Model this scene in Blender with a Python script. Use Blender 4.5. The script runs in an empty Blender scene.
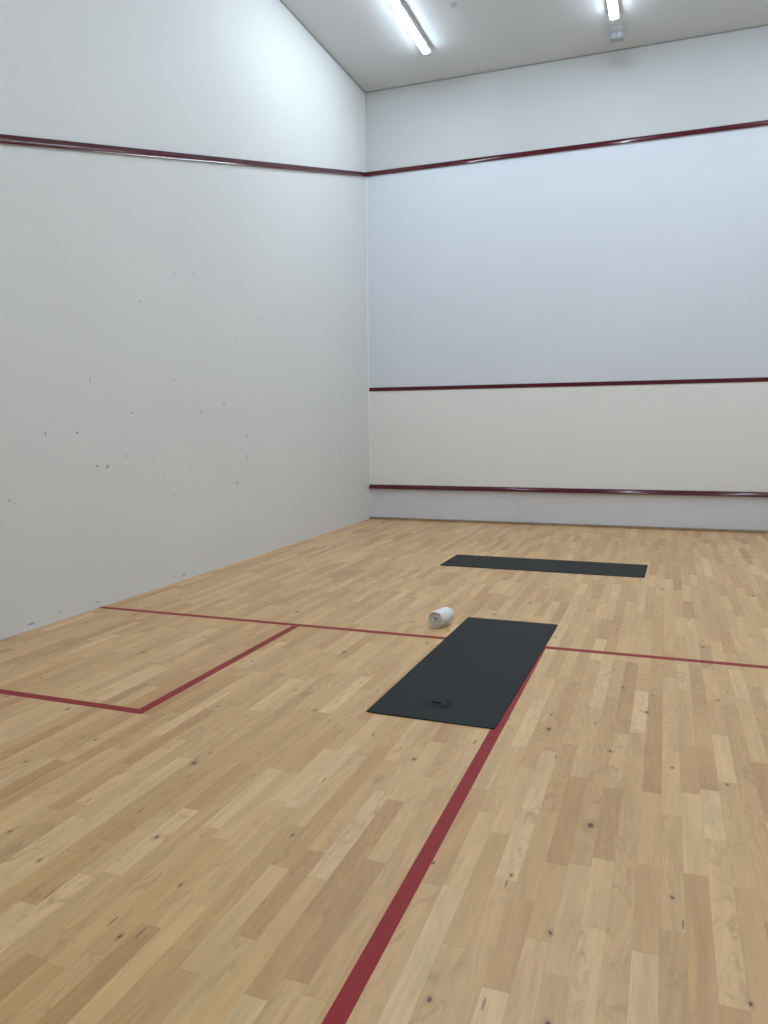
import bpy, bmesh, math, random
from mathutils import Vector, Matrix, noise

random.seed(7)
scene = bpy.context.scene
COL = scene.collection

# ------------------------------------------------------------------ camera
def make_camera():
    yaw, pitch, roll = -0.3521, -0.1142, -0.0092
    f = Vector((math.sin(yaw) * math.cos(pitch), math.cos(yaw) * math.cos(pitch), math.sin(pitch)))
    r0 = Vector((math.cos(yaw), -math.sin(yaw), 0))
    u0 = r0.cross(f)
    R = math.cos(roll) * r0 + math.sin(roll) * u0
    U = -math.sin(roll) * r0 + math.cos(roll) * u0
    cam = bpy.data.cameras.new('camera')
    cam.sensor_fit = 'VERTICAL'
    cam.sensor_height = 36
    cam.lens = 767.4 / 1024 * 36
    cam.clip_start = 0.05
    o = bpy.data.objects.new('camera', cam)
    m = Matrix((R, U, -f)).transposed().to_4x4()
    m.translation = Vector((3.848, -0.151, 1.309))
    o.matrix_world = m
    COL.objects.link(o)
    scene.camera = o
make_camera()

# ------------------------------------------------------------------ world, exposure, light values
world = bpy.data.worlds.new('world')
scene.world = world
world.use_nodes = True
world.node_tree.nodes['Background'].inputs['Color'].default_value = (0.5, 0.55, 0.6, 1)
world.node_tree.nodes['Background'].inputs['Strength'].default_value = 0.05
scene.view_settings.view_transform = 'Standard'
scene.view_settings.look = 'None'
scene.view_settings.gamma = 1
scene.view_settings.use_curve_mapping = False
scene.view_settings.exposure = 0.0
LAMP_COLOR = (0.71, 0.855, 1.0, 1)
LAMP_STRENGTH = 52.5

W, L, H = 6.4, 9.75, 5.629          # court width, front wall, ceiling
YB = -1.4                           # wall behind the camera
TIN, CUT, OUT = 0.425, 1.752, 4.57

# ------------------------------------------------------------------ materials
def srgb(r, g, b):
    def c(v):
        v /= 255
        return v / 12.92 if v <= 0.04045 else ((v + 0.055) / 1.055) ** 2.4
    return (c(r), c(g), c(b), 1)

def new_mat(name):
    m = bpy.data.materials.new(name)
    m.use_nodes = True
    nt = m.node_tree
    return m, nt, nt.nodes['Principled BSDF']

def simple(name, col, rough=0.5, spec=0.5, var=0.04, vscale=2.0, bump=0.0, bscale=60.0, metal=0.0, coat=0.0):
    m, nt, b = new_mat(name)
    N, K = nt.nodes, nt.links
    b.inputs['Roughness'].default_value = rough
    b.inputs['Specular IOR Level'].default_value = spec
    b.inputs['Metallic'].default_value = metal
    b.inputs['Coat Weight'].default_value = coat
    tc = N.new('ShaderNodeTexCoord')
    n = N.new('ShaderNodeTexNoise')
    n.inputs['Scale'].default_value = vscale
    n.inputs['Detail'].default_value = 5
    K.new(tc.outputs['Object'], n.inputs['Vector'])
    r = N.new('ShaderNodeMapRange')
    r.inputs['From Min'].default_value = 0.3
    r.inputs['From Max'].default_value = 0.7
    r.inputs['To Min'].default_value = 1 - var
    r.inputs['To Max'].default_value = 1 + var
    K.new(n.outputs['Fac'], r.inputs['Value'])
    s = N.new('ShaderNodeVectorMath'); s.operation = 'SCALE'
    s.inputs[0].default_value = col[:3]
    K.new(r.outputs['Result'], s.inputs['Scale'])
    K.new(s.outputs['Vector'], b.inputs['Base Color'])
    if bump:
        n2 = N.new('ShaderNodeTexNoise')
        n2.inputs['Scale'].default_value = bscale
        n2.inputs['Detail'].default_value = 6
        K.new(tc.outputs['Object'], n2.inputs['Vector'])
        bp = N.new('ShaderNodeBump')
        bp.inputs['Strength'].default_value = bump
        bp.inputs['Distance'].default_value = 0.01
        K.new(n2.outputs['Fac'], bp.inputs['Height'])
        K.new(bp.outputs['Normal'], b.inputs['Normal'])
    return m

class G:
    """small wrapper for building node graphs"""
    def __init__(s, nt): s.N, s.K = nt.nodes, nt.links
    def m(s, op, a, b=None, c=None, clamp=False):
        n = s.N.new('ShaderNodeMath'); n.operation = op; n.use_clamp = clamp
        for i, v in enumerate((a, b, c)):
            if v is None: continue
            if isinstance(v, (int, float)): n.inputs[i].default_value = v
            else: s.K.new(v, n.inputs[i])
        return n.outputs[0]
    def xyz(s, x, y, z=0.0):
        n = s.N.new('ShaderNodeCombineXYZ')
        for i, v in enumerate((x, y, z)):
            if isinstance(v, (int, float)): n.inputs[i].default_value = v
            else: s.K.new(v, n.inputs[i])
        return n.outputs[0]
    def noise(s, vec, scale, detail=3, rough=0.5, dist=0.0):
        n = s.N.new('ShaderNodeTexNoise')
        n.inputs['Scale'].default_value = scale
        n.inputs['Detail'].default_value = detail
        n.inputs['Roughness'].default_value = rough
        n.inputs['Distortion'].default_value = dist
        s.K.new(vec, n.inputs['Vector'])
        return n.outputs['Fac']
    def mix(s, fac, a, b, blend='MIX'):
        n = s.N.new('ShaderNodeMix'); n.data_type = 'RGBA'; n.blend_type = blend
        for sock, v in ((n.inputs[0], fac), (n.inputs[6], a), (n.inputs[7], b)):
            if isinstance(v, (int, float, tuple)): sock.default_value = v
            else: s.K.new(v, sock)
        return n.outputs[2]
    def ramp(s, fac, stops):
        n = s.N.new('ShaderNodeValToRGB'); e = n.color_ramp.elements
        e[0].position, e[0].color = stops[0]
        e[1].position, e[1].color = stops[-1]
        for p, c in stops[1:-1]:
            x = e.new(p); x.color = c
        s.K.new(fac, n.inputs['Fac'])
        return n.outputs['Color']

def wood_floor():
    m, nt, b = new_mat('beech_sports_floor')
    g = G(nt); N, K = nt.nodes, nt.links
    tc = N.new('ShaderNodeTexCoord')
    sp = N.new('ShaderNodeSeparateXYZ')
    K.new(tc.outputs['Object'], sp.inputs[0])
    X, Y = sp.outputs[0], sp.outputs[1]
    SW = 0.0645
    u = g.m('DIVIDE', X, SW)
    row = g.m('FLOOR', u)
    fu = g.m('FRACT', u)
    rn = N.new('ShaderNodeTexWhiteNoise'); rn.noise_dimensions = '1D'
    K.new(row, rn.inputs['W'])
    v = g.m('ADD', g.m('DIVIDE', Y, 0.52), g.m('MULTIPLY', rn.outputs['Value'], 371.0))
    def vor(feature):
        n = N.new('ShaderNodeTexVoronoi'); n.voronoi_dimensions = '1D'; n.feature = feature
        n.inputs['Scale'].default_value = 1
        n.inputs['Randomness'].default_value = 0.9
        K.new(v, n.inputs['W'])
        return n
    vf, ve = vor('F1'), vor('DISTANCE_TO_EDGE')
    sc = N.new('ShaderNodeSeparateColor'); K.new(vf.outputs['Color'], sc.inputs[0])
    c1, c2, c3 = sc.outputs[0], sc.outputs[1], sc.outputs[2]
    # base tone of each stave
    base = g.ramp(c1, [(0.0, BEECH[0]), (0.2, BEECH[1]), (0.5, BEECH[2]), (0.8, BEECH[3]), (1.0, BEECH[4])])
    # long soft figure along the grain, offset per stave
    off = g.m('MULTIPLY', c2, 53.0)
    vec1 = g.xyz(g.m('ADD', g.m('MULTIPLY', X, 16.0), off), g.m('ADD', g.m('MULTIPLY', Y, 1.6), off), off)
    n1 = g.noise(vec1, 1.0, 4, 0.6, 0.9)
    fig = g.m('ADD', 0.70, g.m('MULTIPLY', n1, 0.58))
    # fine grain
    vec2 = g.xyz(g.m('MULTIPLY', X, 300.0), g.m('ADD', g.m('MULTIPLY', Y, 9.0), off), off)
    n2 = g.noise(vec2, 1.0, 3, 0.6)
    fine = g.m('ADD', 0.87, g.m('MULTIPLY', n2, 0.26))
    # cathedral rings
    vec3 = g.xyz(g.m('ADD', g.m('MULTIPLY', X, 9.0), off), g.m('ADD', g.m('MULTIPLY', Y, 1.3), off), off)
    n3 = g.noise(vec3, 1.0, 2, 0.5, 0.4)
    ring = g.m('ABSOLUTE', g.m('SUBTRACT', g.m('FRACT', g.m('MULTIPLY', n3, 14.0)), 0.5))
    ringm = g.m('MULTIPLY', g.m('SUBTRACT', 1.0, g.m('MULTIPLY', ring, 2.0)), g.m('MULTIPLY', g.m('GREATER_THAN', c3, 0.45), 0.10))
    tone = g.m('MULTIPLY', g.m('MULTIPLY', fig, fine), g.m('SUBTRACT', 1.0, ringm))
    vm = N.new('ShaderNodeVectorMath'); vm.operation = 'SCALE'
    K.new(base, vm.inputs[0]); K.new(tone, vm.inputs['Scale'])
    col = vm.outputs[0]
    # curly blotches on some staves
    vec4 = g.xyz(g.m('MULTIPLY', X, 20.0), g.m('MULTIPLY', Y, 9.0), off)
    n4 = g.noise(vec4, 1.0, 5, 0.62, 1.2)
    bl = g.m('MULTIPLY', g.m('MULTIPLY', g.m('SUBTRACT', n4, 0.53, clamp=True), 6.0, clamp=True), g.m('GREATER_THAN', c2, 0.62))
    col = g.mix(g.m('MULTIPLY', bl, 0.5), col, srgb(168, 120, 80))
    # knots
    kv = N.new('ShaderNodeTexVoronoi'); kv.voronoi_dimensions = '2D'; kv.feature = 'F1'
    kv.inputs['Scale'].default_value = 1
    wob = g.noise(g.xyz(g.m('MULTIPLY', X, 40.0), g.m('MULTIPLY', Y, 40.0)), 1.0, 2)
    K.new(g.xyz(g.m('ADD', g.m('MULTIPLY', X, 4.6), g.m('MULTIPLY', wob, 0.05)), g.m('MULTIPLY', Y, 2.6)), kv.inputs['Vector'])
    ks = N.new('ShaderNodeSeparateColor'); K.new(kv.outputs['Color'], ks.inputs[0])
    on = g.m('GREATER_THAN', ks.outputs[0], 0.50)
    size = g.m('ADD', 0.018, g.m('MULTIPLY', g.m('POWER', ks.outputs[1], 3.0), 0.024))
    kd = g.m('DIVIDE', kv.outputs['Distance'], size)
    halo = g.m('MULTIPLY', g.m('SUBTRACT', 1.0, g.m('DIVIDE', kd, 3.2), clamp=True), on)
    core = g.m('MULTIPLY', g.m('MULTIPLY', g.m('SUBTRACT', 1.25, kd, clamp=True), 2.0, clamp=True), on)
    col = g.mix(g.m('MULTIPLY', halo, 0.55), col, srgb(145, 98, 60))
    col = g.mix(g.m('MULTIPLY', core, 0.85), col, srgb(66, 38, 22))
    # small dark mineral flecks lying along the grain
    fv = N.new('ShaderNodeTexVoronoi'); fv.voronoi_dimensions = '2D'
    fv.inputs['Scale'].default_value = 1
    K.new(g.xyz(g.m('MULTIPLY', X, 14.0), g.m('MULTIPLY', Y, 2.1)), fv.inputs['Vector'])
    fs = N.new('ShaderNodeSeparateColor'); K.new(fv.outputs['Color'], fs.inputs[0])
    fl = g.m('MULTIPLY', g.m('LESS_THAN', fv.outputs['Distance'], 0.045), g.m('GREATER_THAN', fs.outputs[1], 0.86))
    col = g.mix(g.m('MULTIPLY', fl, 0.6), col, srgb(84, 58, 40))
    # joints
    e1 = g.m('LESS_THAN', g.m('MINIMUM', fu, g.m('SUBTRACT', 1.0, fu)), 0.011)
    e2 = g.m('LESS_THAN', ve.outputs['Distance'], 0.0022)
    gap = g.m('MAXIMUM', g.m('MULTIPLY', e1, 0.16), g.m('MULTIPLY', e2, 0.22))
    col = g.mix(gap, col, srgb(104, 76, 50))
    K.new(col, b.inputs['Base Color'])
    rr = g.m('ADD', 0.30, g.m('MULTIPLY', n1, 0.10))
    K.new(rr, b.inputs['Roughness'])
    b.inputs['Specular IOR Level'].default_value = 0.5
    bp = N.new('ShaderNodeBump'); bp.inputs['Strength'].default_value = 0.12
    bp.inputs['Distance'].default_value = 0.002
    K.new(g.m('SUBTRACT', n2, gap), bp.inputs['Height'])
    K.new(bp.outputs['Normal'], b.inputs['Normal'])
    return m

BEECH = [srgb(196, 147, 95), srgb(208, 163, 109), srgb(215, 171, 117), srgb(221, 179, 125), srgb(229, 190, 138)]

def plaster(name, bands, rough=0.55):
    """painted plaster; bands = [(z, colour)] base colour from that height up"""
    m, nt, b = new_mat(name)
    g = G(nt); N, K = nt.nodes, nt.links
    tc = N.new('ShaderNodeTexCoord')
    sp = N.new('ShaderNodeSeparateXYZ'); K.new(tc.outputs['Object'], sp.inputs[0])
    col = bands[0][1]
    for z, c in bands[1:]:
        col = g.mix(g.m('GREATER_THAN', sp.outputs[2], z), col, c)
    n = g.noise(tc.outputs['Object'], 0.9, 4, 0.5)
    k = g.m('ADD', 0.965, g.m('MULTIPLY', n, 0.07))
    # faint scuffing from balls and shoes
    n5 = g.noise(tc.outputs['Object'], 7.0, 6, 0.7)
    sc = g.m('MULTIPLY', g.m('SUBTRACT', n5, 0.66, clamp=True), 0.6)
    k = g.m('SUBTRACT', k, sc)
    vm = N.new('ShaderNodeVectorMath'); vm.operation = 'SCALE'
    if isinstance(col, tuple): vm.inputs[0].default_value = col[:3]
    else: K.new(col, vm.inputs[0])
    K.new(k, vm.inputs['Scale'])
    K.new(vm.outputs[0], b.inputs['Base Color'])
    b.inputs['Roughness'].default_value = rough
    b.inputs['Specular IOR Level'].default_value = 0.35
    n2 = g.noise(tc.outputs['Object'], 90.0, 4, 0.6)
    bp = N.new('ShaderNodeBump'); bp.inputs['Strength'].default_value = 0.10
    bp.inputs['Distance'].default_value = 0.003
    K.new(n2, bp.inputs['Height']); K.new(bp.outputs['Normal'], b.inputs['Normal'])
    return m

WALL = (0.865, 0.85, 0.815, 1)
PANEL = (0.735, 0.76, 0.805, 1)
M = {}
M['floor'] = wood_floor()
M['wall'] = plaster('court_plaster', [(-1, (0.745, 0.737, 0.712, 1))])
M['front'] = plaster('front_wall_plaster', [(-1, WALL), (CUT + 0.02, PANEL), (OUT + 0.02, (0.62, 0.625, 0.61, 1))])  # top band greyer paint, darkened further to offset the front battens' light
M['ceiling'] = plaster('ceiling_paint', [(-1, (0.70, 0.705, 0.70, 1))], 0.8)
M['red'] = simple('red_line_paint', (0.31, 0.022, 0.024, 1), 0.5, 0.22, 0.06, 6)
M['red_rail'] = simple('glossy_red_moulding', (0.085, 0.007, 0.014, 1), 0.13, 0.45, 0.05, 4)
M['tin'] = simple('grey_tin_paint', (0.71, 0.715, 0.75, 1), 0.5, 0.4, 0.03, 1.5, 0.05, 30)
M['strip'] = simple('brown_wood_strip', (0.32, 0.23, 0.15, 1), 0.5, 0.4, 0.15, 8)
M['bead'] = simple('pale_sealant', (0.92, 0.93, 0.91, 1), 0.4)
M['shadow_gap'] = simple('painted_shadow_gap', (0.33, 0.33, 0.32, 1), 0.6)  # grey colour stands for the shade in the ceiling gap
M['white_metal'] = simple('white_enamelled_metal', (0.62, 0.63, 0.66, 1), 0.4)
M['plastic'] = simple('pale_grey_plastic', (0.42, 0.42, 0.44, 1), 0.45)
M['plastic_dark'] = simple('darker_grey_plastic', (0.12, 0.125, 0.14, 1), 0.35)
M['lens'] = simple('milky_lens', (0.24, 0.25, 0.27, 1), 0.3)
M['scuff'] = simple('grey_chipped_plaster', (0.42, 0.42, 0.41, 1), 0.9, 0.2, 0.3, 60)
M['mat'] = simple('charcoal_rubber', (0.009, 0.012, 0.012, 1), 0.6, 0.26, 0.08, 5, 0.25, 900)
M['emblem'] = simple('black_embossing', (0.004, 0.004, 0.005, 1), 0.8, 0.1)
M['towel'] = simple('cream_terry_cotton', (0.93, 0.90, 0.84, 1), 0.95, 0.1, 0.04, 30, 0.4, 420)
M['diffuser'], _nt, _b = new_mat('lit_white_diffuser')
_b.inputs['Base Color'].default_value = (0.8, 0.8, 0.8, 1)
_b.inputs['Emission Color'].default_value = LAMP_COLOR
_b.inputs['Emission Strength'].default_value = LAMP_STRENGTH

# ------------------------------------------------------------------ mesh helpers
def obj(name, bm, mat, parent=None, smooth=False):
    me = bpy.data.meshes.new(name)
    bmesh.ops.recalc_face_normals(bm, faces=bm.faces)
    if smooth:
        for f in bm.faces: f.smooth = True
    bm.to_mesh(me); bm.free()
    me.materials.append(mat)
    o = bpy.data.objects.new(name, me)
    COL.objects.link(o)
    if parent: o.parent = parent
    return o

def add_box(bm, x0, x1, y0, y1, z0, z1, bevel=0.0, seg=2):
    r = bmesh.ops.create_cube(bm, size=1)
    vs = r['verts']
    for v in vs:
        v.co = Vector(((x0 + x1) / 2 + v.co.x * (x1 - x0), (y0 + y1) / 2 + v.co.y * (y1 - y0), (z0 + z1) / 2 + v.co.z * (z1 - z0)))
    if bevel:
        es = {e for v in vs for e in v.link_edges}
        bmesh.ops.bevel(bm, geom=list(es), offset=bevel, segments=seg, profile=0.5, affect='EDGES')

def box(name, dims, mat, parent=None, bevel=0.0, seg=2, smooth=False):
    bm = bmesh.new(); add_box(bm, *dims, bevel=bevel, seg=seg)
    return obj(name, bm, mat, parent, smooth)

def structure(o, label=None):
    o['kind'] = 'structure'
    if label: o['label'] = label
    return o

def thing(o, label, cat, group=None):
    o['label'] = label; o['category'] = cat
    if group: o['group'] = group
    return o

def empty(name, loc):
    o = bpy.data.objects.new(name, None)
    o.location = loc
    COL.objects.link(o)
    return o

def sweep(bm, profile, a, b, out):
    """profile [(outward, up)] swept from point a to b; out = outward unit vector"""
    a, b, out = Vector(a), Vector(b), Vector(out)
    up = Vector((0, 0, 1))
    rings = [[bm.verts.new(p + out * o_ + up * z_) for o_, z_ in profile] for p in (a, b)]
    n = len(profile)
    for i in range(n):
        j = (i + 1) % n
        bm.faces.new((rings[0][i], rings[0][j], rings[1][j], rings[1][i]))
    bm.faces.new(rings[0]); bm.faces.new(rings[1][::-1])

def scoop(h=0.05, d0=0.022, dip=0.0052, n=18):
    """concave faced moulding, bottom at 0"""
    pts = [(0, 0)]
    for i in range(n + 1):
        t = i / n
        pts.append((d0 - dip * 4 * t * (1 - t), h * t))
    pts.append((0, h))
    return pts

def nose(h=0.054, n=18):
    """rounded nosing: front face leans back and curves over towards the top"""
    pts = [(0, 0)]
    a0, a1 = math.radians(4), math.radians(72)
    x = z = 0.0
    arc = [(0.0, 0.0)]
    for i in range(n):
        a = a0 + (a1 - a0) * (i + 0.5) / n
        x -= math.sin(a); z += math.cos(a)
        arc.append((x, z))
    k = h / z
    pts += [(0.006 - x * k + p * k, q * k) for p, q in arc]
    pts.append((0, h))
    return pts

# ------------------------------------------------------------------ shell
T = 0.2
structure(box('floor', (-T, W + T, YB - T, L + T, -0.12, 0.0), M['floor']))
structure(box('ceiling', (-T, W + T, YB - T, L + T, H, H + 0.15), M['ceiling']))
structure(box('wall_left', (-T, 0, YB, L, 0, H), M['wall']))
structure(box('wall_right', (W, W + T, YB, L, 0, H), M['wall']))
structure(box('wall_front', (-T, W + T, L, L + T, 0, H), M['front']))
structure(box('wall_back', (-T, W + T, YB - T, YB, 0, H), M['wall']))
floor = bpy.data.objects['floor']
wall_left = bpy.data.objects['wall_left']

trim_n = [0]
def trim(bm, mat, label, smooth=False):
    trim_n[0] += 1
    o = obj('trim_%d' % trim_n[0], bm, mat, None, smooth)
    return structure(o, label)

# out line: level on the front wall, sloping down along both side walls
SL = (OUT - 2.10) / L
bm = bmesh.new(); sweep(bm, scoop(), (0, L, OUT), (W, L, OUT), (0, -1, 0))
trim(bm, M['red_rail'], 'dark red out line moulding along the top of the front wall')
for x, out, side in ((0, 1, 'left'), (W, -1, 'right')):
    bm = bmesh.new()
    sweep(bm, scoop(), (x, 0.0, 2.10), (x, L - 0.002, OUT), (out, 0, 0))
    trim(bm, M['red_rail'], 'dark red out line moulding sloping down the %s side wall' % side)
bm = bmesh.new(); sweep(bm, [(0, 0), (0.006, 0), (0.006, 0.05), (0, 0.05)], (0.002, L, CUT), (W - 0.002, L, CUT), (0, -1, 0))
trim(bm, M['red_rail'], 'dark red service line across the middle of the front wall')
# grey strips standing in for the dark shadow gap between walls and ceiling
bm = bmesh.new(); add_box(bm, 0, W, L - 0.012, L, H - 0.013, H)
trim(bm, M['shadow_gap'], 'thin grey strip painted as the shadow gap between front wall and ceiling')
bm = bmesh.new(); add_box(bm, 0, 0.012, YB, L - 0.012, H - 0.013, H)
trim(bm, M['shadow_gap'], 'thin grey strip painted as the shadow gap between left wall and ceiling')
bm = bmesh.new(); add_box(bm, W - 0.012, W, YB, L - 0.012, H - 0.013, H)
trim(bm, M['shadow_gap'], 'thin grey strip painted as the shadow gap between right wall and ceiling')
# pale bead running down the front left corner
bm = bmesh.new(); add_box(bm, 0, 0.012, L - 0.012, L, 0.0, OUT, 0.003, 1)
trim(bm, M['bead'], 'pale bead down the corner of left and front walls')

# foot strip of the front wall
structure(box('baseboard_left', (0.0, 0.007, YB, L - 0.045, 0.0, 0.006), M['wall'], None, 0.002, 1), 'thin painted plaster edge along the foot of the left wall')
structure(box('baseboard_front', (0.012, W, L - 0.045, L, 0.0, 0.028), M['strip'], None, 0.003, 1), 'thin brown wooden strip along the foot of the front wall')

# court lines painted on the floor (part of the floor)
LT = 0.0006
def line(name, x0, x1, y0, y1, label):
    o = box(name, (x0, x1, y0, y1, 0.0, LT), M['red'], floor)
    o['label'] = label
line('short_line', 0.007, W, 4.255, 4.305, 'dark red short line across the floor')
line('half_court_line', 3.175, 3.225, YB, 4.255, 'dark red half court line')
for s, side in ((0, 'left'), (1, 'right')):
    bm = bmesh.new()
    xo, xi = 1.63, 1.58
    y0, y1 = 2.64, 2.69
    pts = [(0.007, y0), (xo, y0), (xo, 4.255), (xi, 4.255), (xi, y1), (0.007, y1)]
    if s: pts = [(W - x, y) for x, y in pts][::-1]
    lo = [bm.verts.new((x, y, 0)) for x, y in pts]
    hi = [bm.verts.new((x, y, LT)) for x, y in pts]
    bm.faces.new(hi); bm.faces.new(lo[::-1])
    for i in range(6):
        j = (i + 1) % 6
        bm.faces.new((lo[i], lo[j], hi[j], hi[i]))
    o = obj('service_box_line', bm, M['red'], floor)
    o['label'] = 'dark red outline of the %s service box' % side

# chips and ball marks on the left wall (part of the wall)
MARKS = [(3.99, 1.727, 0.02, 0.03), (4.308, 1.644, 0.018, 0.05), (4.287, 1.775, 0.02, 0.01), (3.86, 1.267, 0.02, 0.03), (4.15, 1.269, 0.035, 0.025), (4.333, 1.026, 0.045, 0.018), (4.444, 1.017, 0.045, 0.025), (4.649, 1.081, 0.025, 0.03), (4.729, 1.466, 0.04, 0.012), (4.749, 1.41, 0.035, 0.01), (4.692, 0.861, 0.03, 0.025), (3.526, 0.855, 0.02, 0.014), (3.575, 0.834, 0.02, 0.012), (3.461, 0.727, 0.015, 0.015), (5.369, 2.552, 0.025, 0.03), (4.899, 2.268, 0.02, 0.02), (5.297, 1.686, 0.02, 0.02), (5.652, 2.601, 0.015, 0.02), (6.733, 2.355, 0.015, 0.015), (6.375, 1.801, 0.015, 0.04), (6.063, 1.51, 0.04, 0.03), (5.682, 1.423, 0.02, 0.045), (5.845, 1.363, 0.015, 0.02), (5.47, 1.179, 0.02, 0.01), (5.728, 1.026, 0.018, 0.025), (5.113, 0.882, 0.018, 0.02), (5.248, 0.743, 0.015, 0.02), (6.249, 0.76, 0.03, 0.03), (6.462, 1.209, 0.025, 0.03), (6.441, 1.0, 0.02, 0.07), (6.511, 1.384, 0.01, 0.04), (6.79, 1.375, 0.012, 0.02), (6.661, 1.25, 0.015, 0.02), (7.314, 1.307, 0.012, 0.02), (8.037, 1.379, 0.02, 0.02), (7.868, 1.202, 0.02, 0.02), (6.664, 0.945, 0.04, 0.015), (8.708, 0.965, 0.04, 0.03), (8.785, 0.924, 0.02, 0.02), (8.361, 0.686, 0.02, 0.03), (7.26, 0.716, 0.03, 0.015), (7.324, 0.592, 0.03, 0.015), (7.469, 0.579, 0.02, 0.012), (6.991, 2.765, 0.02, 0.01), (6.733, 2.355, 0.015, 0.02), (8.856, 2.32, 0.02, 0.02), (9.359, 1.972, 0.03, 0.03), (9.231, 1.785, 0.03, 0.02), (6.881, 1.709, 0.02, 0.02), (8.485, 2.92, 0.02, 0.01), (6.311, 2.11, 0.02, 0.02), (4.27, 0.04, 0.08, 0.02), (3.638, 0.036, 0.1, 0.025), (3.896, 0.054, 0.05, 0.015), (5.194, 0.056, 0.05, 0.02), (5.336, 0.038, 0.05, 0.03), (4.976, 0.04, 0.04, 0.01), (4.603, 0.044, 0.04, 0.01), (5.904, 0.024, 0.04, 0.012), (5.746, 1.437, 0.01, 0.01)]
bm = bmesh.new()
for (y, z, w, h) in MARKS:
    w *= 0.92; h *= 0.92
    if z < 0.1: w *= 0.8; h *= 0.55
    n = 9
    ph = random.uniform(0, 6.28)
    ring = []
    for i in range(n):
        a = 2 * math.pi * i / n
        r = 0.5 * random.uniform(0.55, 1.1)
        ring.append((y + math.cos(a) * r * w, max(0.004, z + math.sin(a) * r * h + 0.25 * h * math.cos(a + ph))))
    f1 = [bm.verts.new((0.0, a, b)) for a, b in ring]
    f2 = [bm.verts.new((0.0006, a, b)) for a, b in ring]
    bm.faces.new(f2)
    for i in range(n):
        j = (i + 1) % n
        bm.faces.new((f1[i], f1[j], f2[j], f2[i]))
o = obj('ball_marks', bm, M['scuff'], wall_left)
o['label'] = 'small grey chips and ball marks'

# ------------------------------------------------------------------ tin
t = thing(empty('tin_board', (W / 2, L, 0.028)), 'pale grey metal tin along the foot of the front wall with red top rail', 'tin board')
seams = [0.012, 2.078, 4.29, W]
for i in range(3):
    o = box('panel', (seams[i] + (0.0008 if i else 0) - W / 2, seams[i + 1] - 0.0008 - W / 2, -0.012, 0, 0.001, TIN - 0.028 - 0.001), M['tin'], t, 0.0005, 1)
bm = bmesh.new()
sweep(bm, nose(), (0.012 - W / 2, 0, TIN - 0.028), (W / 2, 0, TIN - 0.028), (0, -1, 0))
o = obj('top_rail', bm, M['red_rail'], t, False); o['label'] = 'glossy dark red rounded rail'

# ------------------------------------------------------------------ ceiling battens
def batten_parts(root, length):
    bm = bmesh.new()
    add_box(bm, -0.053, 0.053, -length / 2, length / 2, -0.048, 0.0, 0.004, 1)
    obj('housing', bm, M['white_metal'], root)
    # diffuser: rounded profile along the batten
    bm = bmesh.new()
    prof = []
    n = 14
    for i in range(n + 1):
        a = math.pi * i / n
        c, s = math.cos(a), math.sin(a)
        prof.append((0.042 * math.copysign(abs(c) ** 0.6, c), -0.048 - 0.027 * abs(s) ** 0.7))
    hl = length / 2 - 0.012
    rings = []
    for yy, k in ((-hl, 0.75), (-hl + 0.012, 1), (hl - 0.012, 1), (hl, 0.75)):
        rings.append([bm.verts.new((x * k, yy, -0.048 + (z + 0.048) * k)) for x, z in prof])
    for r0, r1 in zip(rings, rings[1:]):
        for i in range(n):
            bm.faces.new((r0[i], r0[i + 1], r1[i + 1], r1[i]))
    bm.faces.new(rings[0]); bm.faces.new(rings[-1][::-1])
    obj('diffuser', bm, M['diffuser'], root)
    # end caps
    for s in (-1, 1):
        bm = bmesh.new()
        y0, y1 = sorted((s * (length / 2), s * (length / 2 + 0.010)))
        add_box(bm, -0.055, 0.055, y0, y1, -0.052, 0.0, 0.004, 1)
        obj('end_cap', bm, M['white_metal'], root)

def copy_thing(root):
    c = root.copy(); COL.objects.link(c)
    for ch in root.children:
        d = ch.copy(); COL.objects.link(d); d.parent = c
    return c

BL = 2.4
rows = [8.89 - BL / 2, 5.65 - BL / 2, 2.4 - BL / 2]  # middle and back rows are unseen, added to match the light falloff
cols = [1.105, 3.19, 5.275]
cn = ['left wall', 'middle of the ceiling', 'right wall']
rnm = ['nearest the front wall', 'added out of view over the middle of the court to spread the light', 'added out of view over the back of the court to spread the light']
first = None
for j, y in enumerate(rows):
    for i, x in enumerate(cols):
        if j and not i: continue        # rear left fittings left out to keep the left side darker
        if first is None:
            o = empty('ceiling_light', (x, y, H)); batten_parts(o, BL); first = o
        else:
            o = copy_thing(first); o.location = (x, y, H)
        where = {0: 'long white lit batten light by the left wall, ', 1: 'long white lit batten light along the ceiling centre, ', 2: 'long white lit batten light by the right wall, '}[i]
        thing(o, where + rnm[j], 'ceiling light', 'batten lights on the ceiling')

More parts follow.
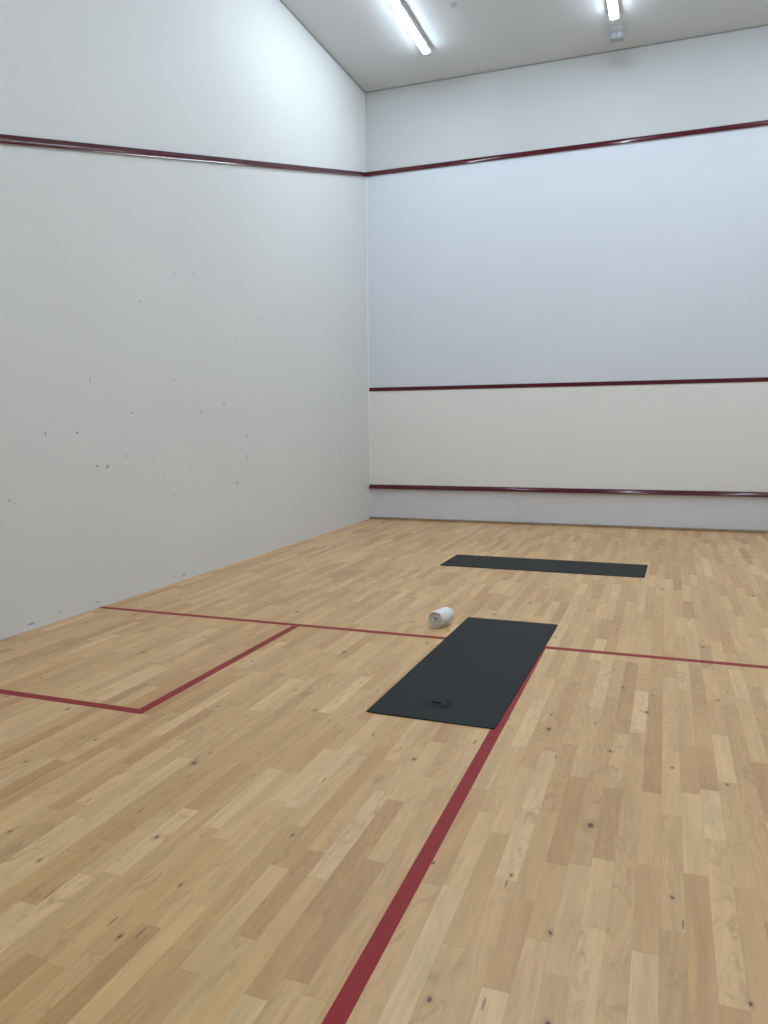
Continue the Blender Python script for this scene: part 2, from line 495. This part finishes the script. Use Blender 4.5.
# ------------------------------------------------------------------ small ceiling fittings
s = thing(empty('motion_sensor', (3.195, 9.235, H)), 'small grey two-lens sensor box on the ceiling beside a lit batten', 'sensor')
bm = bmesh.new()
prof = [(-0.085, 0.0), (-0.085, -0.035), (-0.060, -0.060), (-0.045, -0.125), (0.045, -0.125), (0.060, 0.0)]
r0 = [bm.verts.new((-0.075, y, z)) for y, z in prof]; r1 = [bm.verts.new((0.075, y, z)) for y, z in prof]
for i in range(6):
    j = (i + 1) % 6
    bm.faces.new((r0[i], r0[j], r1[j], r1[i]))
bm.faces.new(r0); bm.faces.new(r1[::-1])
bmesh.ops.bevel(bm, geom=bm.edges[:], offset=0.006, segments=2, profile=0.5, affect='EDGES')
obj('body', bm, M['plastic'], s)
tilt = math.atan2(0.015, 0.065)
def on_face(x0, x1, t0, t1, d0, d1):
    """box on the sloping front face; t = 0 top .. 1 bottom"""
    bm = bmesh.new()
    top, bot = Vector((0, -0.060, -0.060)), Vector((0, -0.045, -0.125))
    nrm = Vector((0, -math.cos(tilt), -math.sin(tilt)))
    vs = []
    for d in (d0, d1):
        for x, tt in ((x0, t0), (x1, t0), (x1, t1), (x0, t1)):
            p = top.lerp(bot, tt) + nrm * d; p.x = x
            vs.append(bm.verts.new(p))
    for q in ((0, 1, 2, 3), (7, 6, 5, 4), (0, 4, 5, 1), (1, 5, 6, 2), (2, 6, 7, 3), (3, 7, 4, 0)):
        bm.faces.new([vs[k] for k in q])
    return bm
obj('frame', on_face(-0.068, 0.068, 0.04, 0.96, 0.0, 0.003), M['plastic_dark'], s)
for x0, x1 in ((-0.056, -0.006), (0.006, 0.056)):
    obj('lens', on_face(x0, x1, 0.14, 0.84, 0.003, 0.008), M['lens'], s)

def disc(bm, cx, cy, z0, z1, r0, r1, n=24):
    a = [bm.verts.new((cx + r0 * math.cos(2 * math.pi * i / n), cy + r0 * math.sin(2 * math.pi * i / n), z0)) for i in range(n)]
    b = [bm.verts.new((cx + r1 * math.cos(2 * math.pi * i / n), cy + r1 * math.sin(2 * math.pi * i / n), z1)) for i in range(n)]
    for i in range(n):
        j = (i + 1) % n
        bm.faces.new((a[i], a[j], b[j], b[i]))
    bm.faces.new(a); bm.faces.new(b[::-1])
s = thing(empty('ceiling_rose', (1.63, 8.11, H)), 'tiny round fitting on the ceiling between the two lit battens', 'ceiling fitting')
bm = bmesh.new(); disc(bm, 0, 0, 0, -0.008, 0.04, 0.034); obj('base_plate', bm, M['plastic'], s)
bm = bmesh.new(); disc(bm, 0, 0, -0.008, -0.022, 0.018, 0.012); obj('cap', bm, M['plastic'], s)

# ------------------------------------------------------------------ yoga mats
def mat_mesh(w, l, th=0.005, r=0.008, nx=16, ny=48, seed=0.0):
    """thin slab with gently uneven top, rounded corners and soft edge"""
    bm = bmesh.new()
    def put(inset, z, wave):
        g = []
        for j in range(ny + 1):
            rowv = []
            for i in range(nx + 1):
                x = -w / 2 + w * i / nx; y = -l / 2 + l * j / ny
                sx = (w / 2 - inset) / (w / 2); sy = (l / 2 - inset) / (l / 2)
                px, py = x * sx, y * sy
                cx, cy = w / 2 - r, l / 2 - r
                if i in (0, nx) and j in (0, ny):
                    px = math.copysign(cx + (r - inset) * 0.7071, x); py = math.copysign(cy + (r - inset) * 0.7071, y)
                zz = z + (wave * noise.noise(Vector((x * 5 + seed, y * 3, seed))) if wave else 0)
                rowv.append(bm.verts.new((px, py, zz)))
            g.append(rowv)
        return g
    top = put(0.0018, th, 0.0006)
    mid = put(0.0, th * 0.62, 0)
    low = put(0.0, 0.0, 0)
    for j in range(ny):
        for i in range(nx):
            bm.faces.new((top[j][i], top[j][i + 1], top[j + 1][i + 1], top[j + 1][i]))
            bm.faces.new((low[j][i], low[j + 1][i], low[j + 1][i + 1], low[j][i + 1]))
    def border(g):
        return [g[0][i] for i in range(nx)] + [g[j][nx] for j in range(ny)] + [g[ny][i] for i in range(nx, 0, -1)] + [g[j][0] for j in range(ny, 0, -1)]
    for A, B in ((top, mid), (mid, low)):
        a, b = border(A), border(B)
        for k in range(len(a)):
            m = (k + 1) % len(a)
            bm.faces.new((a[k], b[k], b[m], a[m]))
    used = {v for f in bm.faces for v in f.verts}
    for v in [v for v in bm.verts if v not in used]: bm.verts.remove(v)
    return bm

t = thing(empty('yoga_mat', (2.9095, 3.898, LT)), 'charcoal yoga mat with an embossed emblem, lying beside the half court line', 'yoga mat', 'yoga mats on the court floor')
t.rotation_euler.z = -0.0165
obj('sheet', mat_mesh(0.600, 1.822), M['mat'], t)
# emblem: leaf inside broken brush-like rings
bm = bmesh.new()
EX, EY, EZ = -0.018, -0.705, 0.0056
def flat(pts):
    a = [bm.verts.new((x, y, EZ - 0.0012)) for x, y in pts]
    b = [bm.verts.new((x, y, EZ + 0.0003)) for x, y in pts]
    bm.faces.new(b)
    for i in range(len(pts)):
        j = (i + 1) % len(pts)
        bm.faces.new((a[i], a[j], b[j], b[i]))
n = 18
leaf = []
for i in range(n + 1):
    tt = i / n; leaf.append((-0.040 + 0.062 * tt, 0.010 + 0.011 * math.sin(math.pi * tt) ** 0.8 - 0.012 * tt))
for i in range(n - 1, 0, -1):
    tt = i / n; leaf.append((-0.040 + 0.062 * tt, 0.010 - 0.013 * math.sin(math.pi * tt) - 0.012 * tt))
flat([(EX + x, EY + y) for x, y in leaf])
for rad, a0, a1, wd in ((0.066, -70, 75, 0.0035), (0.066, 120, 250, 0.003), (0.054, -50, 40, 0.005), (0.054, 170, 300, 0.0025), (0.042, 280, 420, 0.0025), (0.030, 200, 330, 0.002)):
    k = 20
    ao = [math.radians(a0 + (a1 - a0) * i / k) for i in range(k + 1)]
    th = [wd * (0.15 + math.sin(math.pi * i / k)) / 1.15 for i in range(k + 1)]
    flat([(EX + (rad + h / 2) * math.cos(a), EY + (rad + h / 2) * math.sin(a)) for a, h in zip(ao, th)] +
         [(EX + (rad - h / 2) * math.cos(a), EY + (rad - h / 2) * math.sin(a)) for a, h in list(zip(ao, th))[::-1]])
o = obj('emblem', bm, M['emblem'], t); o['label'] = 'black embossed round leaf emblem'

t = thing(empty('yoga_mat', (2.814, 6.896, 0.0)), 'plain charcoal yoga mat lying crosswise nearer the front wall', 'yoga mat', 'yoga mats on the court floor')
t.rotation_euler.z = math.pi / 2 - 0.021
obj('sheet', mat_mesh(0.612, 1.808, seed=9.0), M['mat'], t)

# ------------------------------------------------------------------ rolled towel
def towel_roll():
    """a folded towel rolled into a spiral; local +y is the roll's axis"""
    LEN, TH = 0.148, 0.0098
    turns, r_in = 3.4, 0.006
    R_out = 0.0600
    n_t, n_l = 150, 22
    bm = bmesh.new()
    grid_o, grid_i = [], []
    pitch = (R_out - r_in - TH) / turns
    for i in range(n_t + 1):
        s_ = i / n_t
        ang = 2 * math.pi * turns * s_
        ro, ri = [], []
        for j in range(n_l + 1):
            v = j / n_l
            e = abs(v - 0.5) * 2
            y = (v - 0.5) * LEN
            # uneven layer ends
            edge = 0.0045 * noise.noise(Vector((ang * 0.55, 0.0, 3.0 + (v > 0.5) * 7))) - 0.004 * math.cos(ang * 0.5)
            y += edge * (1 if v > 0.5 else -1) * e ** 4
            base = r_in + pitch * turns * s_
            wob = 0.0022 * noise.noise(Vector((math.cos(ang) * 2, v * 4, math.sin(ang) * 2 + s_ * 3)))
            plump = 0.0016 * (1 - e ** 3) * s_
            rad_in = base + wob * s_ + plump
            thick = TH * (1 - 0.5 * (max(0, e - 0.92) / 0.08) ** 2) * (1.0 if s_ < 0.985 else (1.0 - (s_ - 0.985) / 0.015 * 0.6))
            mid = rad_in + TH / 2
            a = ang + A0
            for rr, lst in ((mid + thick / 2, ro), (mid - thick / 2, ri)):
                # small flattening where the roll rests on the floor
                x, z = rr * math.cos(a), rr * math.sin(a)
                x *= 1.03
                floor_z = -0.0590
                if z < floor_z: z = floor_z + (z - floor_z) * 0.12
                lst.append(bm.verts.new((x, y, z)))
        grid_o.append(ro); grid_i.append(ri)
    for i in range(n_t):
        for j in range(n_l):
            bm.faces.new((grid_o[i][j], grid_o[i][j + 1], grid_o[i + 1][j + 1], grid_o[i + 1][j]))
            bm.faces.new((grid_i[i][j], grid_i[i + 1][j], grid_i[i + 1][j + 1], grid_i[i][j + 1]))
        for j in (0, n_l):
            bm.faces.new((grid_o[i][j], grid_o[i + 1][j], grid_i[i + 1][j], grid_i[i][j]))
    for i in (0, n_t):
        for j in range(n_l):
            bm.faces.new((grid_o[i][j], grid_i[i][j], grid_i[i][j + 1], grid_o[i][j + 1]))
    zmin = min(v.co.z for v in bm.verts)
    for v in bm.verts: v.co.z -= zmin
    return bm
A0 = math.radians(-62) - 2 * math.pi * 3.4
bm = towel_roll()
o = obj('rolled_towel', bm, M['towel'], None, True)
o.location = (2.513, 4.553, 0.0)
o.rotation_euler.z = -0.27
md = o.modifiers.new('soft', 'SUBSURF'); md.levels = 1; md.render_levels = 1
tx = bpy.data.textures.new('terry', 'CLOUDS'); tx.noise_scale = 0.006
dm = o.modifiers.new('nap', 'DISPLACE'); dm.texture = tx; dm.strength = 0.0022; dm.mid_level = 0.5; dm.texture_coords = 'LOCAL'
thing(o, 'cream white towel rolled up, standing on its side next to the black mat corner', 'towel')
o['label'] = 'cream white rolled towel lying on the floor by the corner of a mat'
